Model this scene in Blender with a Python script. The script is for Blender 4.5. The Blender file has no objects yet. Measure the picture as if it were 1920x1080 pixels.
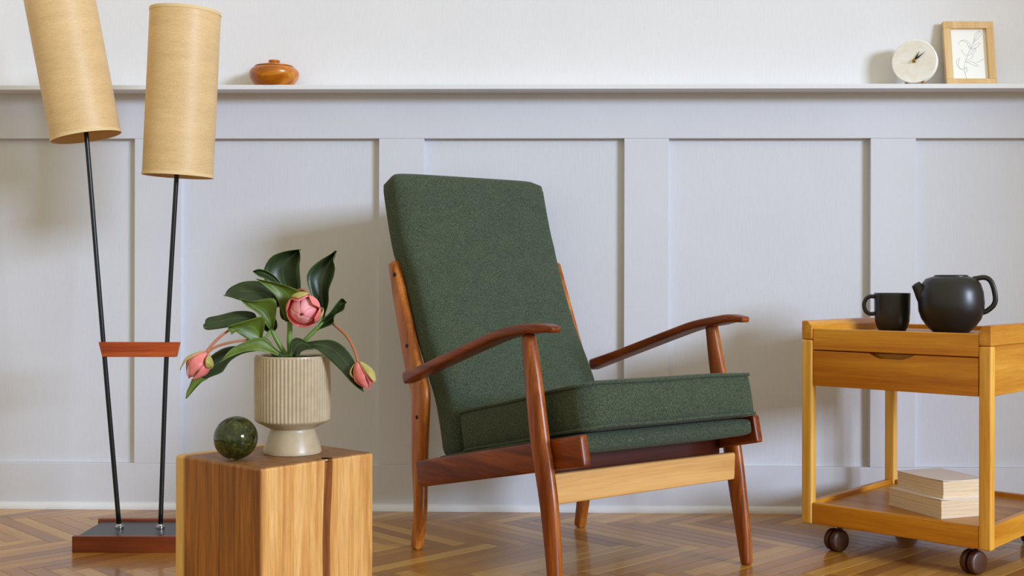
import bpy, bmesh, math, random
from mathutils import Vector, Matrix, Quaternion
R = math.radians
C = bpy.context.scene.collection
random.seed(7)

# ------------------------------------------------------------------ camera, world, lights, exposure
cam_data = bpy.data.cameras.new('camera')
cam_data.sensor_width = 36.0
cam_data.lens = 2220.0 / 1920.0 * 36.0
cam_data.shift_y = -15.0 / 1920.0
cam_data.clip_start = 0.05
camera = bpy.data.objects.new('camera', cam_data)
C.objects.link(camera)
camera.matrix_world = (Matrix.Translation((0, 0, 0.75)) @ Matrix.Rotation(0.0231, 4, 'Z')
                       @ Matrix.Rotation(R(90), 4, 'X') @ Matrix.Rotation(0.0022, 4, 'Z'))
bpy.context.scene.camera = camera

world = bpy.data.worlds.new('room_light')
bpy.context.scene.world = world
world.use_nodes = True
world.node_tree.nodes['Background'].inputs['Color'].default_value = (1.0, 0.93, 0.70, 1)
world.node_tree.nodes['Background'].inputs['Strength'].default_value = 0.77

def area_light(name, loc, target, sx, sy, power, color):
    l = bpy.data.lights.new(name, 'AREA')
    l.shape = 'RECTANGLE'; l.size = sx; l.size_y = sy; l.energy = power; l.color = color
    o = bpy.data.objects.new(name, l); C.objects.link(o)
    o.location = loc
    o.rotation_euler = (Vector(target) - Vector(loc)).to_track_quat('-Z', 'Y').to_euler()
    return o
area_light('window_light', (29.7, -22.0, 9.2), (0.1, 3.6, 0.9), 9.6, 6.6, 15800, (0.64, 0.77, 1.0))

vs = bpy.context.scene.view_settings
vs.view_transform = 'Standard'; vs.look = 'None'; vs.gamma = 1.0; vs.use_curve_mapping = False
vs.exposure = 0.0
bpy.context.scene.cycles.max_bounces = 10
bpy.context.scene.cycles.transmission_bounces = 10

# ------------------------------------------------------------------ helpers: objects
def obj(name, bm, mat, parent=None, smooth=True, kind=None):
    me = bpy.data.meshes.new(name)
    bmesh.ops.recalc_face_normals(bm, faces=bm.faces)
    bm.to_mesh(me); bm.free()
    if smooth is True:
        me.polygons.foreach_set('use_smooth', [True] * len(me.polygons))
    elif smooth == 'auto':
        me.polygons.foreach_set('use_smooth', [True] * len(me.polygons))
        me.set_sharp_from_angle(angle=R(50))
    o = bpy.data.objects.new(name, me)
    if smooth == 'auto':
        wn = o.modifiers.new('weighted_normals', 'WEIGHTED_NORMAL'); wn.keep_sharp = True; wn.weight = 80
    me.materials.append(mat)
    C.objects.link(o)
    if parent: o.parent = parent
    if kind: o['kind'] = kind
    return o

def thing(name, label, cat, loc=(0, 0, 0), rz=0.0, group=None):
    o = bpy.data.objects.new(name, None)
    o.empty_display_size = 0.05
    C.objects.link(o)
    o.location = loc; o.rotation_euler = (0, 0, rz)
    o['label'] = label; o['category'] = cat
    if group: o['group'] = group
    return o

# ------------------------------------------------------------------ helpers: shapes
def box_bm(x0, x1, y0, y1, z0, z1, bev=0.0, seg=2, bm=None):
    bm = bm or bmesh.new()
    r = bmesh.ops.create_cube(bm, size=1.0)
    vs_ = r['verts']
    for v in vs_:
        v.co = Vector((x0 + (v.co.x + .5) * (x1 - x0), y0 + (v.co.y + .5) * (y1 - y0), z0 + (v.co.z + .5) * (z1 - z0)))
    if bev > 0:
        es = list({e for v in vs_ for e in v.link_edges})
        bmesh.ops.bevel(bm, geom=es, offset=bev, segments=seg, profile=0.5, affect='EDGES')
    return bm

def ring_faces(bm, rings, cap0=True, cap1=True, closed=True):
    vr = [[bm.verts.new(p) for p in ring] for ring in rings]
    n = len(vr[0])
    for a, b in zip(vr, vr[1:]):
        for i in range(n if closed else n - 1):
            j = (i + 1) % n
            bm.faces.new((a[i], a[j], b[j], b[i]))
    if cap0: bm.faces.new(list(reversed(vr[0])))
    if cap1: bm.faces.new(vr[-1])
    return vr

def lathe_bm(profile, n=48, bm=None, cap0=True, cap1=True, centre=(0, 0, 0)):
    bm = bm or bmesh.new()
    cx, cy, cz = centre
    rings = [[(cx + r * math.cos(2 * math.pi * i / n), cy + r * math.sin(2 * math.pi * i / n), cz + z) for i in range(n)] for r, z in profile]
    ring_faces(bm, rings, cap0, cap1)
    return bm

def crom(pts, n):
    """Catmull-Rom resample of tuples to n points (chord-length parametrised)."""
    P = [Vector(p) for p in pts]
    if len(P) == 2:
        return [P[0].lerp(P[1], i / (n - 1)) for i in range(n)]
    d = [0.0]
    for a, b in zip(P, P[1:]):
        d.append(d[-1] + max((b - a).length, 1e-6))
    E = [P[0] * 2 - P[1]] + P + [P[-1] * 2 - P[-2]]
    out = []
    for i in range(n):
        s = d[-1] * i / (n - 1)
        k = 0
        while k < len(P) - 2 and s > d[k + 1]: k += 1
        t = (s - d[k]) / (d[k + 1] - d[k])
        p0, p1, p2, p3 = E[k], E[k + 1], E[k + 2], E[k + 3]
        out.append(0.5 * ((2 * p1) + (p2 - p0) * t + (2 * p0 - 5 * p1 + 4 * p2 - p3) * t * t + (3 * p1 - p0 - 3 * p2 + p3) * t ** 3))
    return out

def V3(p): return Vector((p[0], p[1], p[2]))

def sweep_bm(path, side, n=24, steps=24, power=3.0, cap=0.5, bm=None):
    """path: (x, y, z, half width along side, half height across); rounded-rectangle section, rounded ends."""
    bm = bm or bmesh.new()
    Q = []
    P7 = [Vector(p) for p in path]
    Q = crom([tuple(p) for p in P7], steps)
    side = Vector(side).normalized()
    rings = []
    for i, q in enumerate(Q):
        a = V3(Q[max(i - 1, 0)]); b = V3(Q[min(i + 1, len(Q) - 1)])
        t = (b - a).normalized()
        s = (side - t * side.dot(t)).normalized()
        u = t.cross(s).normalized()
        rings.append((V3(q), s, u, t, max(q[3], 1e-4), max(q[4], 1e-4)))
    def section(c, s, u, w, h):
        out = []
        for k in range(n):
            th = 2 * math.pi * k / n
            ct, st = math.cos(th), math.sin(th)
            out.append(c + s * (w * math.copysign(abs(ct) ** (2 / power), ct)) + u * (h * math.copysign(abs(st) ** (2 / power), st)))
        return out
    R_ = []
    c, s, u, t, w, h = rings[0]
    e = cap * min(w, h)
    if e > 0:
        for f in (0.0, 0.25, 0.6):
            k = math.sqrt(1 - (1 - f) ** 2) if f > 0 else 0.0
            R_.append(section(c - t * e * (1 - f) , s, u, w - e * (1 - k), h - e * (1 - k)))
    for c, s, u, t, w, h in rings:
        R_.append(section(c, s, u, w, h))
    c, s, u, t, w, h = rings[-1]
    e = cap * min(w, h)
    if e > 0:
        for f in (0.6, 0.25, 0.0):
            k = math.sqrt(1 - (1 - f) ** 2) if f > 0 else 0.0
            R_.append(section(c + t * e * (1 - f), s, u, w - e * (1 - k), h - e * (1 - k)))
    ring_faces(bm, R_)
    return bm

def tube_bm(pts, radius, n=10, steps=20, bm=None, closed=False):
    """radius: number or list matching pts."""
    bm = bm or bmesh.new()
    rad = radius if isinstance(radius, (list, tuple)) else [radius] * len(pts)
    Q = crom([(*p, r, 0) for p, r in zip(pts, rad)], steps) if not closed else [Vector((*p, r, 0)) for p, r in zip(pts, rad)]
    m = len(Q)
    rings = []
    ref = None
    for i, q in enumerate(Q):
        if closed:
            a, b = V3(Q[(i - 1) % m]), V3(Q[(i + 1) % m])
        else:
            a, b = V3(Q[max(i - 1, 0)]), V3(Q[min(i + 1, m - 1)])
        t = (b - a).normalized()
        if ref is None:
            ref = Vector((0, 0, 1)) if abs(t.z) < 0.9 else Vector((1, 0, 0))
        s = (ref - t * ref.dot(t)).normalized(); ref = s
        u = t.cross(s)
        rings.append([V3(q) + (s * math.cos(2 * math.pi * k / n) + u * math.sin(2 * math.pi * k / n)) * q[3] for k in range(n)])
    if closed:
        rings.append(rings[0])
        vr = [[bm.verts.new(p) for p in ring] for ring in rings[:-1]]
        for i in range(m):
            a, b = vr[i], vr[(i + 1) % m]
            for k in range(n):
                bm.faces.new((a[k], a[(k + 1) % n], b[(k + 1) % n], b[k]))
    else:
        ring_faces(bm, rings)
    return bm

def prism_bm(poly, axis, lo, hi, bev=0.0, seg=2):
    """Extrude a 2-D polygon. axis 'y': poly in (x, z); axis 'z': poly in (x, y); axis 'x': poly in (y, z)."""
    bm = bmesh.new()
    def p3(p, t):
        return {'y': (p[0], t, p[1]), 'z': (p[0], p[1], t), 'x': (t, p[0], p[1])}[axis]
    a = [bm.verts.new(p3(p, lo)) for p in poly]; b = [bm.verts.new(p3(p, hi)) for p in poly]
    n = len(poly)
    bm.faces.new(a); bm.faces.new(list(reversed(b)))
    for i in range(n):
        bm.faces.new((a[i], b[i], b[(i + 1) % n], a[(i + 1) % n]))
    if bev > 0:
        bmesh.ops.bevel(bm, geom=list(bm.edges), offset=bev, segments=seg, profile=0.5, affect='EDGES')
    return bm

# ------------------------------------------------------------------ helpers: materials
def lin(c):
    return tuple(((v / 255) / 12.92 if v / 255 <= 0.04045 else ((v / 255 + 0.055) / 1.055) ** 2.4) for v in c) + (1.0,)

class Mat:
    def __init__(self, name):
        self.m = bpy.data.materials.new(name); self.m.use_nodes = True
        self.nt = self.m.node_tree
        self.b = self.nt.nodes['Principled BSDF']
        self.tc = self.nt.nodes.new('ShaderNodeTexCoord')
    def n(self, t, **kw):
        x = self.nt.nodes.new(t)
        for k, v in kw.items():
            if k in x.inputs: x.inputs[k].default_value = v
            else: setattr(x, k, v)
        return x
    def l(self, a, b): self.nt.links.new(a, b)
    def set(self, **kw):
        for k, v in kw.items():
            self.b.inputs[k.replace('_', ' ')].default_value = v
    def mapping(self, scale, rot=(0, 0, 0), loc=(0, 0, 0), src='Object'):
        mp = self.n('ShaderNodeMapping')
        mp.inputs['Scale'].default_value = scale; mp.inputs['Rotation'].default_value = rot; mp.inputs['Location'].default_value = loc
        self.l(self.tc.outputs[src], mp.inputs['Vector'])
        return mp
    def noise(self, vec, scale, detail=4, rough=0.55, dist=0.0):
        x = self.n('ShaderNodeTexNoise')
        x.inputs['Scale'].default_value = scale; x.inputs['Detail'].default_value = detail
        x.inputs['Roughness'].default_value = rough; x.inputs['Distortion'].default_value = dist
        if vec is not None: self.l(vec, x.inputs['Vector'])
        return x
    def ramp(self, fac, stops):
        x = self.n('ShaderNodeValToRGB')
        e = x.color_ramp.elements
        while len(e) < len(stops): e.new(0.5)
        for q, (p, c) in zip(e, stops): q.position = p; q.color = c
        self.l(fac, x.inputs['Fac'])
        return x
    def mix(self, fac, a, b, blend='MIX'):
        x = self.n('ShaderNodeMix', data_type='RGBA', blend_type=blend)
        for s, v in ((x.inputs[0], fac), (x.inputs[6], a), (x.inputs[7], b)):
            if hasattr(v, 'is_linked'): self.l(v, s)
            else: s.default_value = v
        return x.outputs[2]
    def bump(self, h, strength, dist=0.001):
        x = self.n('ShaderNodeBump')
        x.inputs['Strength'].default_value = strength; x.inputs['Distance'].default_value = dist
        self.l(h, x.inputs['Height']); self.l(x.outputs[0], self.b.inputs['Normal'])
        return x

def wood(name, dark, mid, light, axis='z', freq=26.0, stretch=0.05, rough=0.4, coat=0.0, streak=0.35):
    M = Mat(name)
    st = {'x': (stretch, 1, 1), 'y': (1, stretch, 1), 'z': (1, 1, stretch)}[axis]
    info = M.n('ShaderNodeObjectInfo')
    off = M.n('ShaderNodeVectorMath', operation='SCALE'); off.inputs[0].default_value = (3.7, 5.1, 4.3)
    M.l(info.outputs['Random'], off.inputs['Scale'])
    add = M.n('ShaderNodeVectorMath', operation='ADD')
    M.l(M.tc.outputs['Object'], add.inputs[0]); M.l(off.outputs[0], add.inputs[1])
    mp = M.n('ShaderNodeMapping'); mp.inputs['Scale'].default_value = st
    M.l(add.outputs[0], mp.inputs['Vector'])
    broad = M.noise(mp.outputs[0], freq, 3, 0.5, 0.6)
    fine = M.noise(mp.outputs[0], freq * 9, 4, 0.6, 0.2)
    c1 = M.ramp(broad.outputs['Fac'], [(0.3, lin(dark)), (0.52, lin(mid)), (0.72, lin(light))])
    c2 = M.ramp(fine.outputs['Fac'], [(0.35, (0.52, 0.46, 0.42, 1)), (0.6, (1, 1, 1, 1))])
    col = M.mix(streak, c1.outputs[0], c2.outputs[0], 'MULTIPLY')
    M.l(col, M.b.inputs['Base Color'])
    M.set(Roughness=rough, Coat_Weight=coat, Coat_Roughness=0.25)
    M.b.inputs['Specular IOR Level'].default_value = 0.32
    M.bump(fine.outputs['Fac'], 0.12, 0.0008)
    return M.m

def plain(name, c, rough=0.5, metal=0.0, coat=0.0, spec=None):
    M = Mat(name)
    M.set(Base_Color=lin(c), Roughness=rough, Metallic=metal, Coat_Weight=coat)
    nz = M.noise(M.tc.outputs['Object'], 120, 3)
    M.bump(nz.outputs['Fac'], 0.03, 0.0006)
    return M.m

def painted(name, c, rough=0.55, fibre=0.25):
    M = Mat(name)
    mp = M.mapping((260, 260, 28)); a = M.noise(mp.outputs[0], 1.0, 5, 0.65)
    mp2 = M.mapping((3, 3, 3)); b = M.noise(mp2.outputs[0], 1.0, 2)
    k = M.ramp(a.outputs['Fac'], [(0.3, (0.955, 0.955, 0.955, 1)), (0.7, (1, 1, 1, 1))])
    k2 = M.ramp(b.outputs['Fac'], [(0.35, (0.97, 0.97, 0.97, 1)), (0.65, (1, 1, 1, 1))])
    col = M.mix(1.0, lin(c), k.outputs[0], 'MULTIPLY')
    col = M.mix(1.0, col, k2.outputs[0], 'MULTIPLY')
    M.l(col, M.b.inputs['Base Color'])
    M.set(Roughness=rough)
    M.bump(a.outputs['Fac'], fibre, 0.0012)
    return M.m

def fabric(name, dark, mid, light):
    M = Mat(name)
    mp = M.mapping((900, 900, 260)); a = M.noise(mp.outputs[0], 1.0, 2, 0.7)
    mp1 = M.mapping((260, 260, 900)); a1 = M.noise(mp1.outputs[0], 1.0, 2, 0.7)
    w = M.n('ShaderNodeMath', operation='ADD'); M.l(a.outputs['Fac'], w.inputs[0]); M.l(a1.outputs['Fac'], w.inputs[1])
    h = M.n('ShaderNodeMath', operation='MULTIPLY'); h.inputs[1].default_value = 0.5; M.l(w.outputs[0], h.inputs[0])
    b = M.noise(M.tc.outputs['Object'], 22, 3)
    c = M.ramp(h.outputs[0], [(0.36, lin(dark)), (0.5, lin(mid)), (0.64, lin(light))])
    k = M.ramp(b.outputs['Fac'], [(0.3, (0.88, 0.88, 0.88, 1)), (0.7, (1, 1, 1, 1))])
    M.l(M.mix(1.0, c.outputs[0], k.outputs[0], 'MULTIPLY'), M.b.inputs['Base Color'])
    M.set(Roughness=0.95, Sheen_Weight=0.06, Sheen_Roughness=0.5)
    M.b.inputs['Specular IOR Level'].default_value = 0.15
    M.bump(h.outputs[0], 0.5, 0.0012)
    return M.m

MAT = {}
MAT['wall_upper'] = painted('wall_upper_paint', (224, 222, 223), 0.7, 0.35)
MAT['wainscot'] = painted('wainscot_paint', (209, 210, 217), 0.5, 0.10)
MAT['panel'] = painted('panel_paper', (209, 210, 216), 0.65, 0.35)
MAT['ledge'] = painted('ledge_paint', (226, 226, 228), 0.45, 0.05)
MAT['skirt'] = painted('skirting_paint', (228, 229, 233), 0.4, 0.05)
MAT['teak'] = wood('chair_teak', (104, 42, 4), (148, 72, 14), (184, 106, 34), 'z', 34, 0.06, 0.33, 0.12, 0.6)
MAT['teak_y'] = wood('chair_teak_rail', (94, 36, 4), (130, 58, 12), (160, 82, 24), 'y', 34, 0.06, 0.36, 0.12, 0.6)
MAT['teak_post'] = wood('chair_teak_post', (134, 66, 14), (176, 100, 32), (206, 132, 56), 'z', 34, 0.06, 0.33, 0.12, 0.6)
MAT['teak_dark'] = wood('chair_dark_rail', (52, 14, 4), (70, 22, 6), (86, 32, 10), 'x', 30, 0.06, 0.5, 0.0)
MAT['beech'] = wood('chair_beech', (198, 142, 78), (218, 166, 98), (230, 184, 118), 'x', 22, 0.05, 0.4, 0.15, 0.2)
MAT['fabric'] = fabric('green_wool', (34, 40, 28), (62, 72, 55), (104, 116, 94))
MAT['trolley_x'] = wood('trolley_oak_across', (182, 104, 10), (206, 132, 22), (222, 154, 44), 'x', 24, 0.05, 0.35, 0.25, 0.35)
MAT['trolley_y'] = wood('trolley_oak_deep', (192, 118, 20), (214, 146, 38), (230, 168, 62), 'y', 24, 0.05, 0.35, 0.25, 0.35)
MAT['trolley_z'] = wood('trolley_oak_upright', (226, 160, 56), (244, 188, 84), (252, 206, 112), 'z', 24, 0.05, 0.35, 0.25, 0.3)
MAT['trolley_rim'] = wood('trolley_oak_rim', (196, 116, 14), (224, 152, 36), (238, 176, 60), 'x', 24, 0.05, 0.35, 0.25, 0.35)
MAT['tray'] = wood('trolley_tray', (160, 104, 34), (184, 126, 48), (200, 142, 62), 'x', 20, 0.05, 0.4, 0.2, 0.25)
MAT['lamp_wood'] = wood('lamp_mahogany', (104, 42, 12), (130, 58, 20), (152, 74, 30), 'x', 26, 0.05, 0.4, 0.15)
MAT['lamp_brace'] = wood('lamp_brace_teak', (152, 56, 14), (180, 76, 26), (204, 104, 46), 'x', 40, 0.05, 0.4, 0.15, 0.5)
MAT['box_wood'] = wood('box_wood', (158, 82, 8), (192, 110, 16), (214, 142, 38), 'x', 34, 0.18, 0.28, 0.5)
MAT['frame_wood'] = wood('frame_ash', (206, 166, 110), (220, 182, 128), (230, 196, 146), 'z', 26, 0.08, 0.5, 0.0, 0.15)
MAT['black_metal'] = plain('black_metal', (26, 26, 28), 0.3, 0.4)
MAT['black_plate'] = plain('black_plate', (52, 54, 60), 0.38)
MAT['chrome'] = plain('chrome', (200, 200, 205), 0.15, 1.0)
MAT['brass'] = plain('brass', (170, 126, 60), 0.3, 1.0)
MAT['clay'] = plain('black_stoneware', (30, 28, 28), 0.36, 0.0)
MAT['caster'] = plain('caster_plastic', (72, 38, 20), 0.42)
MAT['bolt'] = plain('bolt_iron', (40, 34, 32), 0.5, 0.6)
MAT['hand'] = plain('clock_hand', (22, 20, 20), 0.5)
MAT['paper'] = plain('white_paper', (246, 246, 242), 0.8)
MAT['ink'] = plain('pencil_line', (158, 158, 156), 0.9)
MAT['cover'] = plain('book_cover', (244, 234, 226), 0.75)
MAT['soil'] = plain('soil', (44, 34, 26), 1.0)
MAT['stem'] = plain('plant_stem', (104, 138, 56), 0.45)
MAT['stalk'] = plain('flower_stalk', (170, 104, 66), 0.5)

def pages_mat():
    M = Mat('book_pages')
    mp = M.mapping((6, 6, 900)); a = M.noise(mp.outputs[0], 1.0, 3)
    c = M.ramp(a.outputs['Fac'], [(0.3, lin((206, 178, 140))), (0.7, lin((242, 222, 190)))])
    M.l(c.outputs[0], M.b.inputs['Base Color']); M.set(Roughness=0.9)
    M.bump(a.outputs['Fac'], 0.4, 0.001)
    return M.m
MAT['pages'] = pages_mat()

def marble_mat():
    M = Mat('clock_marble')
    a = M.noise(M.tc.outputs['Object'], 22, 6, 0.6, 1.5)
    c = M.ramp(a.outputs['Fac'], [(0.35, lin((244, 237, 224))), (0.55, lin((252, 249, 244))), (0.8, lin((254, 253, 250)))])
    M.l(c.outputs[0], M.b.inputs['Base Color']); M.set(Roughness=0.4)
    return M.m
MAT['marble'] = marble_mat()

def pot_mat():
    M = Mat('pot_glaze')
    a = M.noise(M.tc.outputs['Object'], 40, 4)
    c = M.ramp(a.outputs['Fac'], [(0.3, lin((172, 153, 122))), (0.7, lin((186, 167, 136)))])
    M.l(c.outputs[0], M.b.inputs['Base Color']); M.set(Roughness=0.38, Coat_Weight=0.2, Coat_Roughness=0.3)
    return M.m
MAT['pot'] = pot_mat()

def shade_mat():
    M = Mat('shade_linen')
    mp = M.mapping((45, 45, 1500)); a = M.noise(mp.outputs[0], 1.0, 3, 0.7)
    mp1 = M.mapping((900, 900, 240)); a1 = M.noise(mp1.outputs[0], 1.0, 3, 0.7)
    s = M.n('ShaderNodeMath', operation='ADD'); M.l(a.outputs['Fac'], s.inputs[0]); M.l(a1.outputs['Fac'], s.inputs[1])
    h = M.n('ShaderNodeMath', operation='MULTIPLY'); h.inputs[1].default_value = 0.5; M.l(s.outputs[0], h.inputs[0])
    mp2 = M.mapping((7, 7, 40)); b = M.noise(mp2.outputs[0], 1.0, 3)
    c = M.ramp(h.outputs[0], [(0.32, lin((220, 176, 112))), (0.52, lin((243, 209, 150))), (0.7, lin((253, 232, 186)))])
    k = M.ramp(b.outputs['Fac'], [(0.3, (0.9, 0.88, 0.85, 1)), (0.7, (1, 1, 1, 1))])
    col = M.mix(1.0, c.outputs[0], k.outputs[0], 'MULTIPLY')
    M.l(col, M.b.inputs['Base Color']); M.set(Roughness=0.5, Coat_Weight=0.35, Coat_Roughness=0.42)
    M.bump(h.outputs[0], 0.4, 0.001)
    tr = M.n('ShaderNodeBsdfTranslucent'); M.l(col, tr.inputs['Color'])
    mx = M.n('ShaderNodeMixShader'); mx.inputs[0].default_value = 0.25
    M.l(M.b.outputs[0], mx.inputs[1]); M.l(tr.outputs[0], mx.inputs[2])
    M.l(mx.outputs[0], M.nt.nodes['Material Output'].inputs['Surface'])
    return M.m
MAT['shade'] = shade_mat()
MAT['shade_trim'] = plain('shade_trim', (222, 192, 140), 0.8)

def leaf_mat(name, dark, light, rough):
    M = Mat(name)
    a = M.noise(M.tc.outputs['Object'], 26, 3)
    c = M.ramp(a.outputs['Fac'], [(0.3, lin(dark)), (0.7, lin(light))])
    M.l(c.outputs[0], M.b.inputs['Base Color'])
    M.set(Roughness=rough)
    b = M.noise(M.tc.outputs['Object'], 70, 2)
    M.bump(b.outputs['Fac'], 0.15, 0.002)
    tr = M.n('ShaderNodeBsdfTranslucent'); M.l(c.outputs[0], tr.inputs['Color'])
    mx = M.n('ShaderNodeMixShader'); mx.inputs[0].default_value = 0.18
    M.l(M.b.outputs[0], mx.inputs[1]); M.l(tr.outputs[0], mx.inputs[2])
    M.l(mx.outputs[0], M.nt.nodes['Material Output'].inputs['Surface'])
    return M.m
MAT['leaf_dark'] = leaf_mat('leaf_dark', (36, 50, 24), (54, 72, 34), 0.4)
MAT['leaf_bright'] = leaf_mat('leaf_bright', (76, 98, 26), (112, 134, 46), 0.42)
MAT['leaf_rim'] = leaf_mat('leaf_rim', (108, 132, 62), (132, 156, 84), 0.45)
MAT['vein'] = leaf_mat('leaf_vein', (70, 96, 50), (92, 118, 66), 0.45)

def petal_mat(name, base, tip):
    M = Mat(name)
    mp = M.mapping((30, 30, 30)); a = M.noise(mp.outputs[0], 1.0, 4)
    c = M.ramp(a.outputs['Fac'], [(0.3, lin(base)), (0.7, lin(tip))])
    M.l(c.outputs[0], M.b.inputs['Base Color'])
    M.set(Roughness=0.5, Subsurface_Weight=0.15, Subsurface_Scale=0.004)
    return M.m
MAT['petal'] = petal_mat('petal_pink', (214, 106, 100), (238, 146, 138))
MAT['petal_pale'] = petal_mat('petal_pale', (232, 138, 142), (248, 186, 186))
MAT['sepal'] = petal_mat('sepal_green', (160, 150, 74), (190, 172, 104))

def glass_mat():
    M = Mat('green_glass')
    M.set(Base_Color=lin((186, 196, 130)), Roughness=0.02, Transmission_Weight=1.0, IOR=1.5)
    return M.m
MAT['glass'] = glass_mat()
def moss_mat():
    M = Mat('glass_inclusions')
    a = M.noise(M.tc.outputs['Object'], 90, 8, 0.75)
    c = M.ramp(a.outputs['Fac'], [(0.38, lin((34, 38, 14))), (0.53, lin((84, 88, 42))), (0.70, lin((168, 164, 104)))])
    M.l(c.outputs[0], M.b.inputs['Base Color']); M.set(Roughness=0.6)
    return M.m
MAT['moss'] = moss_mat()

def stump_mat():
    M = Mat('stump_oak')
    mp = M.mapping((1, 1, 0.045)); a = M.noise(mp.outputs[0], 46, 4, 0.6, 0.9)
    f = M.noise(mp.outputs[0], 260, 4, 0.7, 0.3)
    c = M.ramp(a.outputs['Fac'], [(0.28, lin((184, 124, 56))), (0.5, lin((216, 158, 84))), (0.72, lin((236, 188, 118)))])
    k = M.ramp(f.outputs['Fac'], [(0.34, (0.5, 0.42, 0.36, 1)), (0.6, (1, 1, 1, 1))])
    col = M.mix(0.45, c.outputs[0], k.outputs[0], 'MULTIPLY')
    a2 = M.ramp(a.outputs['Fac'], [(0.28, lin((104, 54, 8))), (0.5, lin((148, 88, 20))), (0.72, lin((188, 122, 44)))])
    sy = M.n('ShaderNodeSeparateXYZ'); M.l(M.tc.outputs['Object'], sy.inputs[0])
    left_face_dark = M.n('ShaderNodeMapRange'); left_face_dark.inputs['From Min'].default_value = .008; left_face_dark.inputs['From Max'].default_value = .002  # left face coloured darker: browner wood, plus weaker key light put into the tone
    M.l(sy.outputs['Y'], left_face_dark.inputs['Value'])
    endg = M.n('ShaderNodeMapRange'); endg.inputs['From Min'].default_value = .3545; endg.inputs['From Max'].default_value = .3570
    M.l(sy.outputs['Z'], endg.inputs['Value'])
    hv = M.n('ShaderNodeMath', operation='MAXIMUM'); M.l(left_face_dark.outputs[0], hv.inputs[0]); M.l(endg.outputs[0], hv.inputs[1])
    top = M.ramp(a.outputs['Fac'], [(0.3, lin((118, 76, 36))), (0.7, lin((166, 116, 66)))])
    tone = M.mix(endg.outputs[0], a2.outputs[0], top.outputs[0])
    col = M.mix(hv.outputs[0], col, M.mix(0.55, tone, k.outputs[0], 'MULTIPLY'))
    sx = M.n('ShaderNodeSeparateXYZ'); M.l(M.tc.outputs['Object'], sx.inputs[0])
    sap = M.n('ShaderNodeMapRange'); sap.inputs['From Min'].default_value = -.268; sap.inputs['From Max'].default_value = -.278
    M.l(sx.outputs['X'], sap.inputs['Value'])
    col = M.mix(sap.outputs[0], col, M.mix(0.4, lin((222, 178, 100)), k.outputs[0], 'MULTIPLY'))
    M.l(col, M.b.inputs['Base Color']); M.set(Roughness=0.5)
    M.bump(f.outputs['Fac'], 0.2, 0.001)
    return M.m
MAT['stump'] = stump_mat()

def plank_mat(name, per_island):
    M = Mat(name)
    if per_island:
        rnd = M.n('ShaderNodeNewGeometry').outputs['Random Per Island']
    else:
        rnd = M.n('ShaderNodeObjectInfo').outputs['Random']
    c = M.ramp(rnd, [(0.0, lin((152, 98, 32))), (0.3, lin((176, 120, 44))), (0.6, lin((192, 136, 54))), (0.85, lin((212, 160, 76))), (1.0, lin((164, 110, 44)))])
    off = M.n('ShaderNodeVectorMath', operation='SCALE'); off.inputs[0].default_value = (7.3, 9.1, 3.3); M.l(rnd, off.inputs['Scale'])
    add = M.n('ShaderNodeVectorMath', operation='ADD'); M.l(M.tc.outputs['UV'], add.inputs[0]); M.l(off.outputs[0], add.inputs[1])
    mp = M.n('ShaderNodeMapping'); mp.inputs['Scale'].default_value = (3, 60, 1); M.l(add.outputs[0], mp.inputs['Vector'])
    g = M.noise(mp.outputs[0], 1.0, 5, 0.6, 0.6)
    k = M.ramp(g.outputs['Fac'], [(0.3, (0.72, 0.68, 0.64, 1)), (0.65, (1, 1, 1, 1))])
    M.l(M.mix(0.75, c.outputs[0], k.outputs[0], 'MULTIPLY'), M.b.inputs['Base Color'])
    M.set(Roughness=0.36, Coat_Weight=0.4, Coat_Roughness=0.09)
    M.bump(g.outputs['Fac'], 0.05, 0.0006)
    return M.m
MAT['plank'] = plank_mat('parquet_oak', False)
MAT['plank_far'] = plank_mat('parquet_oak_rest', True)
MAT['subfloor'] = plain('subfloor', (50, 34, 22), 0.9)

# ------------------------------------------------------------------ the room: wall with wainscot panels
YW = 3.839            # face of the stiles and rails
YP = 3.860            # face of the recessed panels
YU = 3.866            # face of the wall above the ledge
XL, XR = -3.85, 3.0
wall = obj('wall_back', box_bm(XL, XR, YU, YU + 0.12, -0.02, 2.7), MAT['wall_upper'], smooth=False, kind='structure')
stiles = [(-1.3229, -1.1685), (-0.5225, -0.3748), (0.2738, 0.4183), (1.0658, 1.2107)]
pitch = 0.7935
for k in (1, 2, 3): stiles.insert(0, (-1.3229 - pitch * k, -1.1765 - pitch * k))
for k in (1, 2): stiles.append((1.0658 + pitch * k, 1.2107 + pitch * k))
Z0, Z1, Z2 = 0.149, 1.209, 1.356
for a, b in stiles:
    obj('stile', box_bm(a, b, YW, YU, Z0, Z1, 0.0012, 1), MAT['wainscot'], wall, 'auto')
edges = [XL] + [v for s in stiles for v in s] + [XR]
for a, b in zip(edges[0::2], edges[1::2]):
    obj('panel', box_bm(a, b, YP, YU, Z0, Z1), MAT['panel'], wall, False)
obj('top_rail', box_bm(XL, XR, YW, YU, Z1, Z2, 0.0012, 1), MAT['wainscot'], wall, 'auto')
obj('bottom_rail', box_bm(XL, XR, YW - 0.001, YU, 0.0, Z0, 0.0025, 2), MAT['wainscot'], wall, 'auto')
ledge = obj('trim_1', box_bm(XL, XR, 3.75, YU, 1.3548, 1.370, 0.0018, 2), MAT['ledge'], None, 'auto', 'structure')
qr = [(YW, 0.0)] + [(YW - 0.016 * math.cos(t), 0.004 + 0.018 * math.sin(t)) for t in [R(9 * k) for k in range(11)]]
qr = [(YW, 0.0), (YW - 0.016, 0.0)] + qr[1:]
obj('baseboard_back', prism_bm(qr, 'x', XL, XR), MAT['skirt'], None, 'auto', 'structure')

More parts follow.
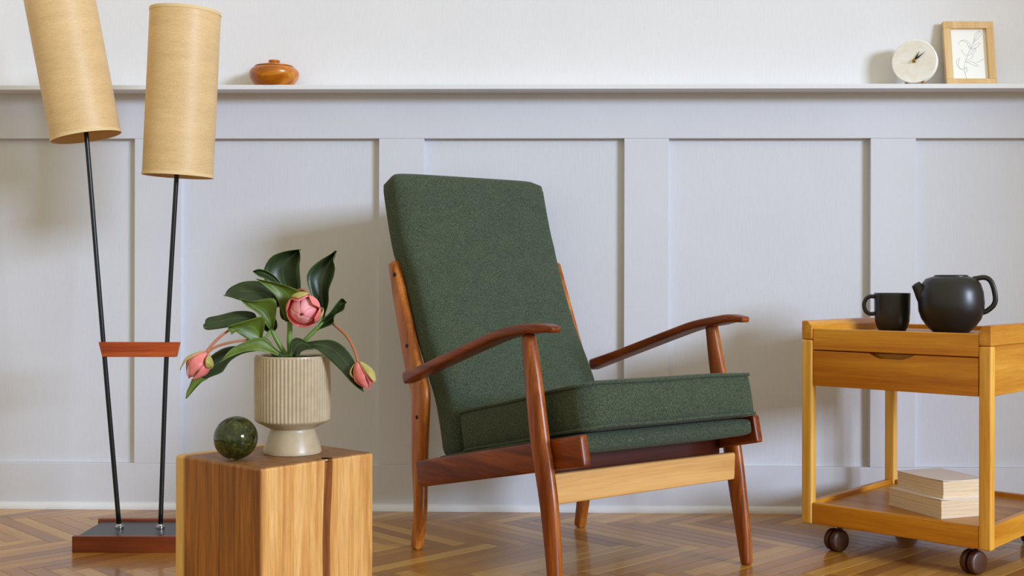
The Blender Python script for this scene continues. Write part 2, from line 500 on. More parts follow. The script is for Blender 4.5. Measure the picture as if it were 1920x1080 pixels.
# unseen wall piece added outside the frame, blocking key and bouncing warm light
obj('blocker_wall_right', box_bm(3.0, 3.12, 2.52, YU, -0.02, 2.7), painted('blocker_wall_paint', (236, 214, 190), 0.7, 0.2), None, False, 'structure')

# ------------------------------------------------------------------ the herringbone floor
floor = obj('floor', box_bm(XL, XR, -0.6, YU, -0.04, -0.012), MAT['subfloor'], None, False, 'structure')
PL, PW = 0.45, 0.045
def plank_bm(bm=None, M=None):
    g, bv = 0.0006, 0.0008
    own = bm is None
    bm = bm or bmesh.new()
    uvl = bm.loops.layers.uv.get('UVMap') or bm.loops.layers.uv.new('UVMap')
    lo = [(g, g, -0.012), (PL - g, g, -0.012), (PL - g, PW - g, -0.012), (g, PW - g, -0.012)]
    mi = [(x, y, -bv) for x, y, z in lo]
    hi = [(g + bv, g + bv, 0), (PL - g - bv, g + bv, 0), (PL - g - bv, PW - g - bv, 0), (g + bv, PW - g - bv, 0)]
    V = []
    for ring in (lo, mi, hi):
        V.append([(bm.verts.new(M @ Vector(p) if M else p), p) for p in ring])
    def face(q):
        f = bm.faces.new([v for v, p in q])
        for lp, (v, p) in zip(f.loops, q): lp[uvl].uv = (p[0], p[1])
    for a, b in ((0, 1), (1, 2)):
        for i in range(4):
            j = (i + 1) % 4
            face((V[a][i], V[a][j], V[b][j], V[b][i]))
    face(V[2])
    return bm
import numpy as np
def plank_list():
    out = []
    c45 = Matrix.Rotation(R(-45), 4, 'Z')
    for m in range(-8, 3):
        for n in range(-130, 131):
            for kind in (0, 1):
                ox, oy = n * PW + m * PL, n * PW - m * PL
                if kind == 0: L = Matrix.Translation((ox, oy, 0))
                else: L = Matrix.Translation((ox + PL + PW, oy + PW - PL, 0)) @ Matrix.Rotation(R(90), 4, 'Z')
                out.append(Matrix.Translation((0.013, 3.655, 0)) @ c45 @ L)
    return out
kept = []
for M in plank_list():
    cs = [M @ Vector(p) for p in ((0, 0, 0), (PL, 0, 0), (PL, PW, 0), (0, PW, 0))]
    if max(c.x for c in cs) < -2.4 or min(c.x for c in cs) > 2.5: continue
    if min(c.y for c in cs) > 3.832 or max(c.y for c in cs) < -0.4: continue
    kept.append((M, cs))
def seen(cs):
    c = sum(cs, Vector()) / 4
    ok = 0
    for p in cs + [c]:
        if 2.93 < p.y < 3.85 and abs(p.x + 0.0231 * p.y) < 0.455 * p.y: ok = 1
    return ok
shared = None
rest = bmesh.new()
cnt = 0
WALL_CUT = YW - 0.004
for M, cs in kept:
    crossing = max(c.y for c in cs) > WALL_CUT
    if seen(cs) and cnt < 298:
        cnt += 1
        if crossing:
            bm = plank_bm()
            inv = M.inverted()
            co = inv @ Vector((0, WALL_CUT, 0)); no = inv.to_3x3() @ Vector((0, 1, 0))
            r_ = bmesh.ops.bisect_plane(bm, geom=list(bm.verts) + list(bm.edges) + list(bm.faces), plane_co=co, plane_no=no, clear_outer=True)
            if not bm.faces:
                bm.free(); cnt -= 1; continue
            o = obj('plank', bm, MAT['plank'], floor, False)
        elif shared is None:
            o = obj('plank', plank_bm(), MAT['plank'], floor, False); shared = o.data
        else:
            o = bpy.data.objects.new('plank', shared); C.objects.link(o); o.parent = floor
        o.matrix_local = M
    elif not crossing or min(c.y for c in cs) < WALL_CUT - 0.3:
        plank_bm(rest, M)
bmesh.ops.bisect_plane(rest, geom=list(rest.verts) + list(rest.edges) + list(rest.faces), plane_co=(0, WALL_CUT, 0), plane_no=(0, 1, 0), clear_outer=True)
obj('parquet', rest, MAT['plank_far'], floor, False, 'stuff')

# ------------------------------------------------------------------ lounge chair
PHI = R(37.5)
A0, B0 = 0.2975, 0.33
s_ = Vector((math.cos(PHI), math.sin(PHI), 0)); g_ = Vector((math.sin(PHI), -math.cos(PHI), 0))
cloc = Vector((-0.344, 3.268, 0)) + s_ * A0 + g_ * B0
chair = thing('lounge_chair', 'high-backed lounge chair with dark green wool cushions and teak frame', 'armchair', cloc, PHI)
def k(a, b, z): return (a - A0, -(b - B0), z)
def kp(a, b, z, wa, wb): return (*k(a, b, z), wa / 2, wb / 2)
rear = [(-0.012, 0.010, .034), (0.004, 0.10, .042), (0.004, .18, .050), (.001, .252, .062), (.004, .357, .072), (.006, .424, .0785), (-.002, .455, .075),
        (-.030, .505, .072), (-.075, .62, .060), (-.108, .707, .050), (-.138, .792, .034)]
def rear_leg(a, db, wa=.031):
    return sweep_bm([kp(a, b + db, z, wa, wb) for b, z, wb in rear], (1, 0, 0), 24, 48, 3.0, 0.7)
leg = obj('rear_leg', rear_leg(.020, -.006), MAT['teak_post'], chair)
for px_b, z_ in ((-.120, .765), (-.050, .565), (.004, .37)):
    obj('bolt', sweep_bm([(*k(.0062, px_b, z_), .0058, .0058), (*k(.0040, px_b, z_), .0058, .0058)], (0, 0, 1), 14, 2, 2.0, .3), MAT['bolt'], leg)
obj('rear_leg', rear_leg(.575, .034), MAT['teak_post'], chair)
frontL = [(.676, .008, .030), (.673, .073, .0373), (.654, .216, .0514), (.630, .323, .058), (.617, .372, .058), (.588, .531, .048), (.572, .612, .032)]
frontR = [(.645, .008, .028), (.634, .08, .0405), (.609, .218, .054), (.594, .30, .056), (.578, .37, .056), (.540, .506, .0485), (.517, .622, .033)]
obj('front_leg', sweep_bm([kp(-.036, b, z, .032, wb) for b, z, wb in frontL], (1, 0, 0), 24, 40, 2.6, 0.7), MAT['teak'], chair)
obj('front_leg', sweep_bm([kp(.630, b, z, .031, wb) for b, z, wb in frontR], (1, 0, 0), 24, 40, 2.6, 0.7), MAT['teak'], chair)
def armrest(a, dz, tip):
    pts = [(.026, .487, .036, .034), (.07, .500, .046, .031), (.14, .521, .054, .027), (.26, .558, .060, .025), (.37, .592, .062, .024), (.47, .621, .064, .024),
           (.56, .637, .062, .025), (tip - .04, .643, .050, .022), (tip, .641, .030, .016)]
    return sweep_bm([kp(a, b, z + dz, wa, wb) for b, z, wa, wb in pts], (1, 0, 0), 32, 48, 4.6, 0.8)
obj('armrest', armrest(-.034, -.004, .668), MAT['teak_y'], chair)
obj('armrest', armrest(.628, .006, .638), MAT['teak_y'], chair)
def side_rail(a, b1, dz):
    zz = lambda b: .2215 + (b - .052) * (.3665 - .2215) / (b1 - .052)
    return sweep_bm([kp(a, b, zz(b), .024, .0715) for b in (.052, .30, .55, b1)], (1, 0, 0), 28, 16, 7.0, 0.35)
obj('side_rail', side_rail(-.011, .748, 0), MAT['teak_y'], chair)
obj('side_rail', side_rail(.606, .702, 0), MAT['teak_y'], chair)
obj('apron', sweep_bm([(*k(-.018, .605, .2565), .011, .0365), (*k(.30, .605, .2575), .011, .0365), (*k(.618, .605, .2575), .011, .0355)], (0, 1, 0), 28, 12, 7.0, 0.5), MAT['beech'], chair)
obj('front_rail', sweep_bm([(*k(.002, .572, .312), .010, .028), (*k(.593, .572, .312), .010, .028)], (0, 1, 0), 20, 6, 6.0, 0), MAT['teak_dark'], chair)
obj('rear_rail', sweep_bm([(*k(.036, .02, .225), .010, .026), (*k(.560, .045, .225), .010, .026)], (0, 1, 0), 20, 6, 6.0, 0), MAT['teak_y'], chair)
obj('back_rail', sweep_bm([(*k(.034, -.150, .74), .009, .02), (*k(.562, -.118, .74), .009, .02)], (0, 1, 0), 20, 6, 6.0, 0), MAT['teak_y'], chair)
obj('seat_base',
    sweep_bm([kp(.2975, .115, .252, .580, .052), kp(.2975, .40, .315, .582, .056), kp(.2975, .60, .355, .582, .050), kp(.2975, .690, .372, .582, .045)], (1, 0, 0), 48, 12, 9.0, 0.8), MAT['fabric'], chair)

def rrect(w, d, r, n=10):
    pts = []
    for cx, cy, a0 in ((w - r, d - r, 0), (-w + r, d - r, 90), (-w + r, -d + r, 180), (w - r, -d + r, 270)):
        for i in range(n):
            t = R(a0 + 90 * i / (n - 1)); pts.append((cx + r * math.cos(t), cy + r * math.sin(t)))
    # fill the straights so that the surface can bulge
    out = []
    m = len(pts)
    for i in range(m):
        a, b = Vector(pts[i]), Vector(pts[(i + 1) % m])
        st = max(1, int((b - a).length / 0.03))
        for j in range(st): out.append(tuple(a.lerp(b, j / st)))
    return out

def seat_cushion(parent):
    w, d, h = .286, .274, .053
    F = Matrix.Translation(k(.300, .456, .4035)) @ Matrix.Rotation(R(-12.4), 4, 'X')
    base = rrect(w, d, .045)
    rnd = random.Random(3)
    rings = []
    def ring(scale, z, wob=0.0, bulge=0.0):
        pts = []
        for i, (x, y) in enumerate(base):
            l = math.hypot(x / w, y / d)
            bx = bulge * (1 - (abs(y) / d) ** 4) * (1 if x > 0 else -1) * (abs(x) / w) ** 6
            by = bulge * (1 - (abs(x) / w) ** 4) * (1 if y > 0 else -1) * (abs(y) / d) ** 6
            zz = z + wob * math.sin(i * .55 + 1.0) + wob * .6 * math.sin(i * .23)
            if scale == 1.0 or True:
                pts.append(F @ Vector((x * scale + bx, y * scale + by, zz)))
        return pts
    rings.append(ring(.08, h + .022)); rings.append(ring(.35, h + .020)); rings.append(ring(.6, h + .016)); rings.append(ring(.8, h + .010))
    rings.append(ring(.92, h + .005, .0008)); rings.append(ring(.975, h + .0015, .001)); rings.append(ring(1.0, h - .004, .001))
    for f in (.7, .35, 0, -.35, -.7):
        rings.append(ring(1.0, f * (h - .004), .0008, .010 * (1 - f * f)))
    rings.append(ring(1.0, -h + .004, .001)); rings.append(ring(.97, -h - .001, .001)); rings.append(ring(.8, -h - .003)); rings.append(ring(.3, -h - .004))
    bm = bmesh.new(); ring_faces(bm, rings)
    sc = obj('seat_cushion', bm, MAT['fabric'], parent)
    for sgn in (1, -1):
        rg = ring(1.006, sgn * (h - .003), .001)
        obj('piping', tube_bm([tuple(p) for p in rg], .0042, 8, bm=None, closed=True), MAT['fabric'], sc)
seat_cushion(chair)

def back_cushion(parent):
    front = [(.183, .268), (.172, .34), (.138, .447), (.099, .52), (.033, .63), (-.034, .775), (-.082, .875), (-.112, .965), (-.141, 1.070)]
    Q = crom([(b, z, 0) for b, z in front], 44)
    n = 56
    rings = []
    m = len(Q)
    T = .059
    def sec(c, t, a_half, th, crown):
        # c: (b, z) front surface point; section in plane (a, normal)
        nb, nz = t[1], -t[0]            # normal pointing forward and up when t goes up and back
        pts = []
        for i in range(n):
            q = 2 * math.pi * i / n
            ct, st = math.cos(q), math.sin(q)
            x = a_half * math.copysign(abs(ct) ** (2 / 7.0), ct)
            y = th * math.copysign(abs(st) ** (2 / 4.2), st)
            y += crown * (1 - (x / max(a_half, 1e-4)) ** 2) * (1 if st > 0 else 0.2)
            b = c[0] + nb * (y - th); z = c[1] + nz * (y - th)
            pts.append(Vector(k(.2965 + x, b, z)))
        return pts
    for i in range(m):
        a, b = Q[max(i - 1, 0)], Q[min(i + 1, m - 1)]
        t = Vector((b[0] - a[0], b[1] - a[1])).normalized()
        u = i / (m - 1)
        e0 = min(1, u / .05); e1 = min(1, (1 - u) / .04)
        e = min(e0, e1)
        shr = math.sqrt(max(0, 1 - (1 - e) ** 2))
        ah = .264 + .010 * max(0, min(1, (Q[i][1] - .78) / .08)) - .022 * (1 - shr)
        th = T * (.42 + .58 * shr)
        c = Vector((Q[i][0], Q[i][1])) - Vector((t[1], -t[0])) * (T - th)
        # corner dip: edge rounding at the top
        rings.append(sec(c, t, ah, th, .006 * shr))
    bm = bmesh.new(); ring_faces(bm, rings)
    bc = obj('back_cushion', bm, MAT['fabric'], parent)
back_cushion(chair)

# ------------------------------------------------------------------ serving trolley
TY = R(-41.2)
trolley = thing('serving_trolley', 'honey oak serving trolley with one drawer, tray top and brown casters', 'trolley', (1.1346, 2.9987, 0), TY)
W_, D_ = .528, .553
pw, pd = .032, .028
def post(x0, y0):
    return prism_bm([(x0, y0), (x0 + pw, y0), (x0 + pw, y0 + pd), (x0, y0 + pd)], 'z', .070, .585, .005, 3)
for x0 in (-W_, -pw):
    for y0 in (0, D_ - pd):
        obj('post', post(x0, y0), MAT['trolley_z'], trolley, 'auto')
for x0, sx in ((-W_, 1), (-pw, -1)):
    xs = (x0, x0 + pw)
    inner = xs[1] if sx > 0 else xs[0]
    outer = xs[0] if sx > 0 else xs[1]
    poly = [(outer, .5855), (inner, .5855), (inner, .624), (inner - sx * .012, .638), (outer, .638)]
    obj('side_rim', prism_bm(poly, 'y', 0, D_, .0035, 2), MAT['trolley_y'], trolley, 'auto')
    px = (x0 + .006, x0 + .022) if sx > 0 else (x0 + .010, x0 + .026)
    obj('side_panel', box_bm(px[0], px[1], pd + .0005, D_ - pd - .0005, .457, .585, .002), MAT['trolley_y'], trolley, 'auto')
obj('front_rim', box_bm(-W_ + pw + .0005, -pw - .0005, .004, .022, .557, .6165, .003), MAT['trolley_rim'], trolley, 'auto')
obj('back_rim', box_bm(-W_ + pw + .0005, -pw - .0005, D_ - .022, D_ - .004, .457, .6165, .003), MAT['trolley_x'], trolley, 'auto')
obj('tray_top', box_bm(-W_ + .034, -.034, .022, D_ - .022, .592, .604, .001), MAT['tray'], trolley, 'auto')
dw0, dw1 = -W_ + pw + .002, -pw - .002
dw = dw1 - dw0
nt_ = [(dw0, .457), (dw1, .457), (dw1, .5545), (dw0 + .635 * dw, .5545), (dw0 + .60 * dw, .545), (dw0 + .565 * dw, .5395), (dw0 + .42 * dw, .5395), (dw0 + .395 * dw, .545), (dw0 + .355 * dw, .5545), (dw0, .5545)]
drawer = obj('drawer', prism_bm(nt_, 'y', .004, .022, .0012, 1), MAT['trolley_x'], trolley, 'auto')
bm = box_bm(dw0 + .012, dw1 - .012, .034, .42, .465, .477)
box_bm(dw0 + .012, dw0 + .024, .024, .42, .465, .545, bm=bm); box_bm(dw1 - .024, dw1 - .012, .024, .42, .465, .545, bm=bm)
box_bm(dw0 + .012, dw1 - .012, .034, .046, .465, .553, bm=bm)
obj('drawer_box', bm, MAT['trolley_x'], drawer, False)
# lower shelf
obj('shelf_front_rail', box_bm(-W_ + pw + .0005, -pw - .0005, .003, .023, .071, .1295, .003), MAT['trolley_x'], trolley, 'auto')
obj('shelf_back_rail', box_bm(-W_ + pw + .0005, -pw - .0005, D_ - .023, D_ - .003, .071, .1295, .003), MAT['trolley_x'], trolley, 'auto')
obj('shelf_side_rail', box_bm(-W_ + .004, -W_ + .024, pd + .0005, D_ - pd - .0005, .071, .1295, .003), MAT['trolley_y'], trolley, 'auto')
obj('shelf_side_rail', box_bm(-.024, -.004, pd + .0005, D_ - pd - .0005, .071, .1295, .003), MAT['trolley_y'], trolley, 'auto')
obj('shelf_board', box_bm(-W_ + .024, -.024, .023, D_ - .023, .106, .117, .001), MAT['tray'], trolley, 'auto')
def caster(x, y, rz):
    e = bpy.data.objects.new('caster', None); C.objects.link(e); e.parent = trolley
    e.location = (x, y, 0); e.rotation_euler = (0, 0, rz); e.empty_display_size = .03
    for sgn in (1, -1):
        prof = [(.010, .0035), (.0285, .0035), (.0305, .006), (.0305, .016), (.0285, .0195), (.022, .0212), (.004, .022)]
        bm = lathe_bm(prof, 36)
        bmesh.ops.rotate(bm, verts=bm.verts, cent=(0, 0, 0), matrix=Matrix.Rotation(R(-90 * sgn), 3, 'X'))
        bmesh.ops.translate(bm, verts=bm.verts, vec=(0, 0, .0305))
        obj('wheel', bm, MAT['caster'], e, 'auto')
    bm = lathe_bm([(.0075, .030), (.0075, .071)], 16, centre=(.014, 0, 0))
    box_bm(-.004, .022, -.0034, .0034, .022, .056, .001, 1, bm)
    obj('fork', bm, MAT['caster'], e, 'auto')
caster(-.058, .036, R(-59) - TY + R(90)); caster(-.436, .030, R(-59) - TY + R(90))
caster(-.075, D_ - .05, R(-40) - TY + R(90)); caster(-.44, D_ - .06, R(-70) - TY + R(90))

# ------------------------------------------------------------------ on the trolley: teapot, mug, books
pot = thing('teapot', 'round matt black teapot on the trolley tray, with a short spout', 'teapot', (1.175, 3.408, .604), R(1.3) - R(19))
prof = [(.046, .0), (.050, .0015), (.058, .008), (.068, .019), (.081, .038), (.0885, .060), (.0902, .085), (.0870, .115), (.0800, .138), (.069, .152), (.052, .158), (.0485, .1585)]
obj('body', lathe_bm(prof, 72), MAT['clay'], pot)
obj('lid', lathe_bm([(.0470, .156), (.0470, .1600), (.0455, .1625), (.040, .1635), (.030, .1618), (.006, .1612)], 56), MAT['clay'], pot, 'auto')
bm = bmesh.new()
sp = [((-.058, -.006, .092), .034), ((-.074, -.009, .108), .025), ((-.087, -.012, .124), .0165), ((-.096, -.014, .137), .0128)]
Q = crom([(*p, r, 0) for p, r in sp], 14)
rings = []
for i, q in enumerate(Q):
    a, b = V3(Q[max(i - 1, 0)]), V3(Q[min(i + 1, 13)])
    t = (b - a).normalized(); s0 = Vector((0, 1, 0)); s0 = (s0 - t * s0.dot(t)).normalized(); u0 = t.cross(s0)
    rings.append([V3(q) + (s0 * math.cos(2 * math.pi * j / 20) + u0 * math.sin(2 * math.pi * j / 20)) * q[3] for j in range(20)])
lastc = V3(Q[-1]); tt = (V3(Q[-1]) - V3(Q[-2])).normalized()
rings.append([lastc + (p - lastc) * .68 + tt * .0006 for p in rings[-1]])
rings.append([lastc + (p - lastc) * .95 - tt * .022 for p in rings[-1]])
ring_faces(bm, rings)
obj('spout', bm, MAT['clay'], pot)
hp = [(.060, 0, .152), (.088, 0, .156), (.104, 0, .147), (.113, 0, .125), (.1175, 0, .095), (.112, 0, .077), (.096, 0, .062), (.082, 0, .056)]
obj('handle', sweep_bm([(*p, .0095, .0072) for p in hp], (0, 1, 0), 20, 36, 2.6, .3), MAT['clay'], pot)

mug = thing('mug', 'matt black mug beside the teapot on the trolley', 'mug', (1.034, 3.495, .604), R(1.3) - R(14))
prof = [(.036, 0), (.0385, .001), (.0435, .010), (.0485, .028), (.0505, .055), (.0512, .105), (.0514, .1095), (.0505, .1105), (.0490, .1095), (.0480, .06), (.044, .02), (.034, .010), (.004, .009)]
obj('body', lathe_bm(prof, 64), MAT['clay'], mug)
hp = [(-.046, 0, .099), (-.062, 0, .100), (-.074, 0, .092), (-.0795, 0, .076), (-.075, 0, .058), (-.063, 0, .049), (-.046, 0, .050)]
obj('handle', sweep_bm([(*p, .0095, .0060) for p in hp], (0, 1, 0), 18, 32, 2.6, .2), MAT['clay'], mug)

def book(label, corner, ang, w, d, h, seed):
    t = thing('book', label, 'book', corner, ang, 'old paperbacks on the trolley shelf')
    rnd = random.Random(seed)
    # page block: stacked gatherings of slightly uneven leaves
    n = 5
    for i in range(n):
        a, b = .0016 + (h - .0032) * i / n, .0016 + (h - .0032) * (i + 1) / n
        j0, j1 = rnd.uniform(0, .0015), rnd.uniform(0, .0015)
        bm = box_bm(j0, w - .002 , j1, d - rnd.uniform(0, .001), a + .0001, b - .0001, .0004, 1)
        obj('pages', bm, MAT['pages'], t, False)
    def sheet(z0, z1, lift):
        bm = bmesh.new()
        nx, ny = 8, 8
        up, dn = [], []
        for i in range(nx + 1):
            ru, rd = [], []
            for j in range(ny + 1):
                x, y = -.0015 + (w + .001) * i / nx, -.0015 + (d + .002) * j / ny
                cu = lift * max(0, 1 - (i / nx) * 4) * max(0, 1 - (j / ny) * 2.5)
                cu += lift * .7 * max(0, (i / nx) * 1.4 - .9) * max(0, 1 - (j / ny) * 5)
                ru.append(bm.verts.new((x, y, z1 + cu))); rd.append(bm.verts.new((x, y, z0 + cu)))
            up.append(ru); dn.append(rd)
        for i in range(nx):
            for j in range(ny):
                bm.faces.new((up[i][j], up[i + 1][j], up[i + 1][j + 1], up[i][j + 1]))
                bm.faces.new((dn[i][j], dn[i][j + 1], dn[i + 1][j + 1], dn[i + 1][j]))
        rim = [(i, 0) for i in range(nx)] + [(nx, j) for j in range(ny)] + [(i, ny) for i in range(nx, 0, -1)] + [(0, j) for j in range(ny, 0, -1)]
        for q, (i, j) in enumerate(rim):
            i2, j2 = rim[(q + 1) % len(rim)]
            bm.faces.new((up[i][j], dn[i][j], dn[i2][j2], up[i2][j2]))
        return bm
    obj('cover', sheet(0.0002, .0014, 0), MAT['cover'], t, 'auto')
    obj('cover', sheet(h - .0014, h - .0002, .0025), MAT['cover'], t, 'auto')
    obj('spine', box_bm(w - .002, w, -.001, d + .0005, .0002, h - .0002, .0006, 1), MAT['cover'], t, 'auto')
book('lower of two old cream paperbacks on the trolley shelf, lying flat underneath', (1.071, 3.1769, .117), R(22.0), .150, .214, .0485, 4)
book('upper of two old cream paperbacks on the trolley shelf, pale cover facing up', (1.0825, 3.198, .1655), R(20.5), .146, .194, .0475, 9)

# ------------------------------------------------------------------ twin floor lamp
lamp = thing('floor_lamp', 'twin floor lamp with two straw-coloured linen drum shades on black rods', 'lamp', (-1.140, 3.355, 0), 0.0231)
obj('base_board', box_bm(-.1435, .158, -.133, -.115, 0, .044, .0015), MAT['lamp_wood'], lamp, 'auto')
obj('base_board', box_bm(-.1555, .158, .106, .124, 0, .044, .0015), MAT['lamp_wood'], lamp, 'auto')
obj('base_plate', box_bm(-.142, .146, -.1145, .1055, .012, .037, .001), MAT['black_plate'], lamp, 'auto')
obj('brace', prism_bm([(-.104, .5285), (.1045, .5285), (.1145, .5705), (-.1145, .5705)], 'y', -.011, .011, .001, 1), MAT['lamp_brace'], lamp, 'auto')
def lamp_half(poles, bottom, axis, L, rad):
    p = obj('pole', tube_bm(poles, .0066, 16, 24), MAT['black_metal'], lamp)
    x0, y0, z0 = poles[0]
    obj('socket', lathe_bm([(.0115, .037), (.0125, .0395), (.0120, .044), (.0085, .046), (.0085, .0495), (.007, .051)], 24, centre=(x0, y0, 0)), MAT['chrome'], lamp, 'auto')
    ax = Vector(axis).normalized()
    rot = Vector((0, 0, 1)).rotation_difference(ax).to_matrix().to_4x4()
    M = Matrix.Translation(bottom) @ rot
    def put(bm):
        bmesh.ops.transform(bm, matrix=M, verts=bm.verts); return bm
    def shell(r0, r1, z0_, z1_, nz=2):
        prof = [(r1, z0_ + (z1_ - z0_) * i / nz) for i in range(nz + 1)] + [(r0, z1_ - (z1_ - z0_) * i / nz) for i in range(nz + 1)]
        bm = bmesh.new(); n = 96
        rings = [[(r * math.cos(2 * math.pi * i / n), r * math.sin(2 * math.pi * i / n), z) for i in range(n)] for r, z in prof]
        rings.append(rings[0])
        vr = [[bm.verts.new(q) for q in rg] for rg in rings[:-1]]
        m = len(vr)
        for a in range(m):
            b = (a + 1) % m
            for i in range(n):
                bm.faces.new((vr[a][i], vr[a][(i + 1) % n], vr[b][(i + 1) % n], vr[b][i]))
        return bm
    # the shade mesh keeps its own axes so that the weave follows the tilt
    sh = obj('lamp_shade', shell(rad - .0012, rad, 0, L), MAT['shade'], lamp, 'auto')
    sh.matrix_local = M
    for z in (.0, L - .0085):
        obj('trim_ring', shell(rad + .0001, rad + .0011, z, z + .0085, 1), MAT['shade_trim'], sh, 'auto')
    bm = lathe_bm([(.011, .04), (.016, .045), (.016, .09), (.012, .095)], 20)
    obj('bulb_holder', bm, MAT['black_metal'], sh, 'auto')
    bm = bmesh.new()
    for a in (0, 120, 240):
        c = Vector((math.cos(R(a)), math.sin(R(a)), 0))
        tube_bm([tuple(c * .012 + Vector((0, 0, .09))), tuple(c * (rad - .002) + Vector((0, 0, .09)))], .0015, 6, 2, bm)
    obj('shade_spider', bm, MAT['black_metal'], sh)
lamp_half([(-.0585, .004, .036), (-.103, .002, .548), (-.1535, 0, 1.158), (-.164, 0, 1.225)], (-.1545, 0, 1.155), (-.183, -.02, .983), .475, .0965)
lamp_half([(.0585, .004, .036), (.0765, .002, .548), (.104, 0, 1.045), (.109, 0, 1.12)], (.1075, 0, 1.0435), (.048, -.012, 1), .472, .0985)

# ------------------------------------------------------------------ oak block used as a side table
stump = thing('wood_block_table', 'square solid oak block side table with a dark vertical crack', 'side table', (-.5765, 2.4373, 0), R(-39.3))
SH, SW, SD = .358, .305, .315
# local: near corner at the origin, x runs along the left face to -SW... left face lies on y = 0, right face on x = 0
def stump_bm():
    r = .0022
    rings = []
    nz = 14
    zs = [0, .004] + [.004 + (SH - .010) * i / nz for i in range(1, nz + 1)] + [SH - .0025, SH]
    for zi, z in enumerate(zs):
        ins = 0
        if z >= SH - .003: ins = .0012
        if z >= SH - .0001: ins = .0030
        if z < .002: ins = .003
        def c(x, y): return (x, y)
        pts = []
        def arc(cx, cy, a0):
            for i in range(4):
                t = R(a0 + 30 * i)
                pts.append((cx + (r - ins * .6) * math.cos(t), cy + (r - ins * .6) * math.sin(t)))
        # counter-clockwise from the near corner (0, 0)
        arc(-r - ins, r + ins, 270)
        u = z / SH
        yc = SD * (.560 + .020 * u) + .0018 * math.sin(u * 7 + 1)
        hw = SD * (.031 + .006 * u) 
        for i in range(1, 5): pts.append((-ins, (yc - hw) * i / 5))
        pts.append((-ins, yc - hw)); pts.append((-.014 - ins, yc - hw * .75)); pts.append((-.018 - ins, yc)); pts.append((-.014 - ins, yc + hw * .75)); pts.append((-ins, yc + hw))
        for i in range(1, 4): pts.append((-ins, yc + hw + (SD - yc - hw) * i / 4.2))
        arc(-r - ins, SD - r - ins, 0)
        arc(-SW + r + ins, SD - r - ins, 90)
        arc(-SW + r + ins, r + ins, 180)
        # hairline crack in the left face
        xc = -SW * (.47 - .01 * u) + .0012 * math.sin(u * 11)
        pts.append((xc - .0009, ins)); pts.append((xc, .006 + ins)); pts.append((xc + .0009, ins))
        rings.append([(x, y, z) for x, y in pts])
    bm = bmesh.new()
    ring_faces(bm, rings)
    bmesh.ops.triangulate(bm, faces=[f for f in bm.faces if len(f.verts) > 4])
    return bm
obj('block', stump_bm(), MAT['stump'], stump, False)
def crack_filler():
    pts = []
    bm = bmesh.new(); rings = []
    for i in range(12):
        u = i / 11; z = .001 + u * (SH - .008)
        yc = SD * (.560 + .020 * u) + .0018 * math.sin(u * 7 + 1)
        hw = SD * (.031 + .006 * u) 
        rings.append([(-.0010, yc - hw * .97, z), (-.0010, yc + hw * .97, z), (-.012, yc + hw * .7, z), (-.012, yc - hw * .7, z)])
    ring_faces(bm, rings); return bm
cf = obj('crack', crack_filler(), wood('crack_wood', (104, 54, 12), (132, 74, 22), (156, 94, 34), 'z', 60, .1, .7), stump, 'auto')
cf['label'] = 'dark brown crack filling'

# ------------------------------------------------------------------ glass ball
ball = thing('glass_ball', 'dark green glass ball with mossy inclusions on the oak block', 'ornament', (-.6594, 2.5605, .358))
BR = .0474
bm = bmesh.new(); bmesh.ops.create_icosphere(bm, subdivisions=5, radius=BR); bmesh.ops.translate(bm, verts=bm.verts, vec=(0, 0, BR))
obj('shell', bm, MAT['glass'], ball)
bm = bmesh.new(); bmesh.ops.create_icosphere(bm, subdivisions=5, radius=BR * .80)
rb = random.Random(5)
from mathutils import noise as mnoise
for v in bm.verts:
    q = mnoise.noise(v.co * 60) * .6 + mnoise.noise(v.co * 150) * .5
    v.co *= .93 + .14 * q
    v.co.z = v.co.z * .92 + .002
bmesh.ops.translate(bm, verts=bm.verts, vec=(0, 0, BR))
obj('inclusions', bm, MAT['moss'], ball)

# ------------------------------------------------------------------ potted flowering plant
plant = thing('potted_plant', 'flowering plant with pink nodding buds in a ribbed beige pedestal pot', 'plant', (-.558, 2.668, .358), 0.0231)
def pot_bm():
    n = 60 * 6
    rows = []
    prof = [(.059, 0, 0), (.0645, .0008, 0), (.0655, .004, 0), (.0640, .012, 0), (.0590, .030, 0), (.0525, .048, 0), (.0500, .0535, 0), (.0505, .0565, 0), (.058, .060, 0), (.078, .0705, 0), (.0832, .0745, .35),
            (.0838, .078, 1), (.0842, .12, 1), (.0844, .17, 1), (.0845, .2145, 1), (.0845, .2165, .2), (.0848, .2185, 0), (.0843, .2205, 0), (.0825, .2212, 0), (.0805, .2200, 0), (.0795, .205, 0), (.0795, .19, 0)]
    rings = []
    for r, z, w in prof:
        rg = []
        for i in range(n):
            t = 2 * math.pi * i / n
            c = math.cos(t * 60)
            rr = r + w * .0011 * (abs(math.cos(t * 30)) ** .7 * 2 - 1.2)
            rg.append((rr * math.cos(t), rr * math.sin(t), z))
        rings.append(rg)
    bm = bmesh.new(); ring_faces(bm, rings, True, True); return bm
obj('pot', pot_bm(), MAT['pot'], plant, 'auto')
def soil_bm():
    bm = bmesh.new(); rg = random.Random(2)
    rings = []
    for r in (.0792, .066, .05, .034, .018, .004):
        rings.append([(r * math.cos(2 * math.pi * i / 40), r * math.sin(2 * math.pi * i / 40), .214 + (rg.uniform(-.002, .005) if r < .079 else -.002)) for i in range(40)])
    ring_faces(bm, rings, False, True); return bm
obj('soil', soil_bm(), MAT['soil'], plant)

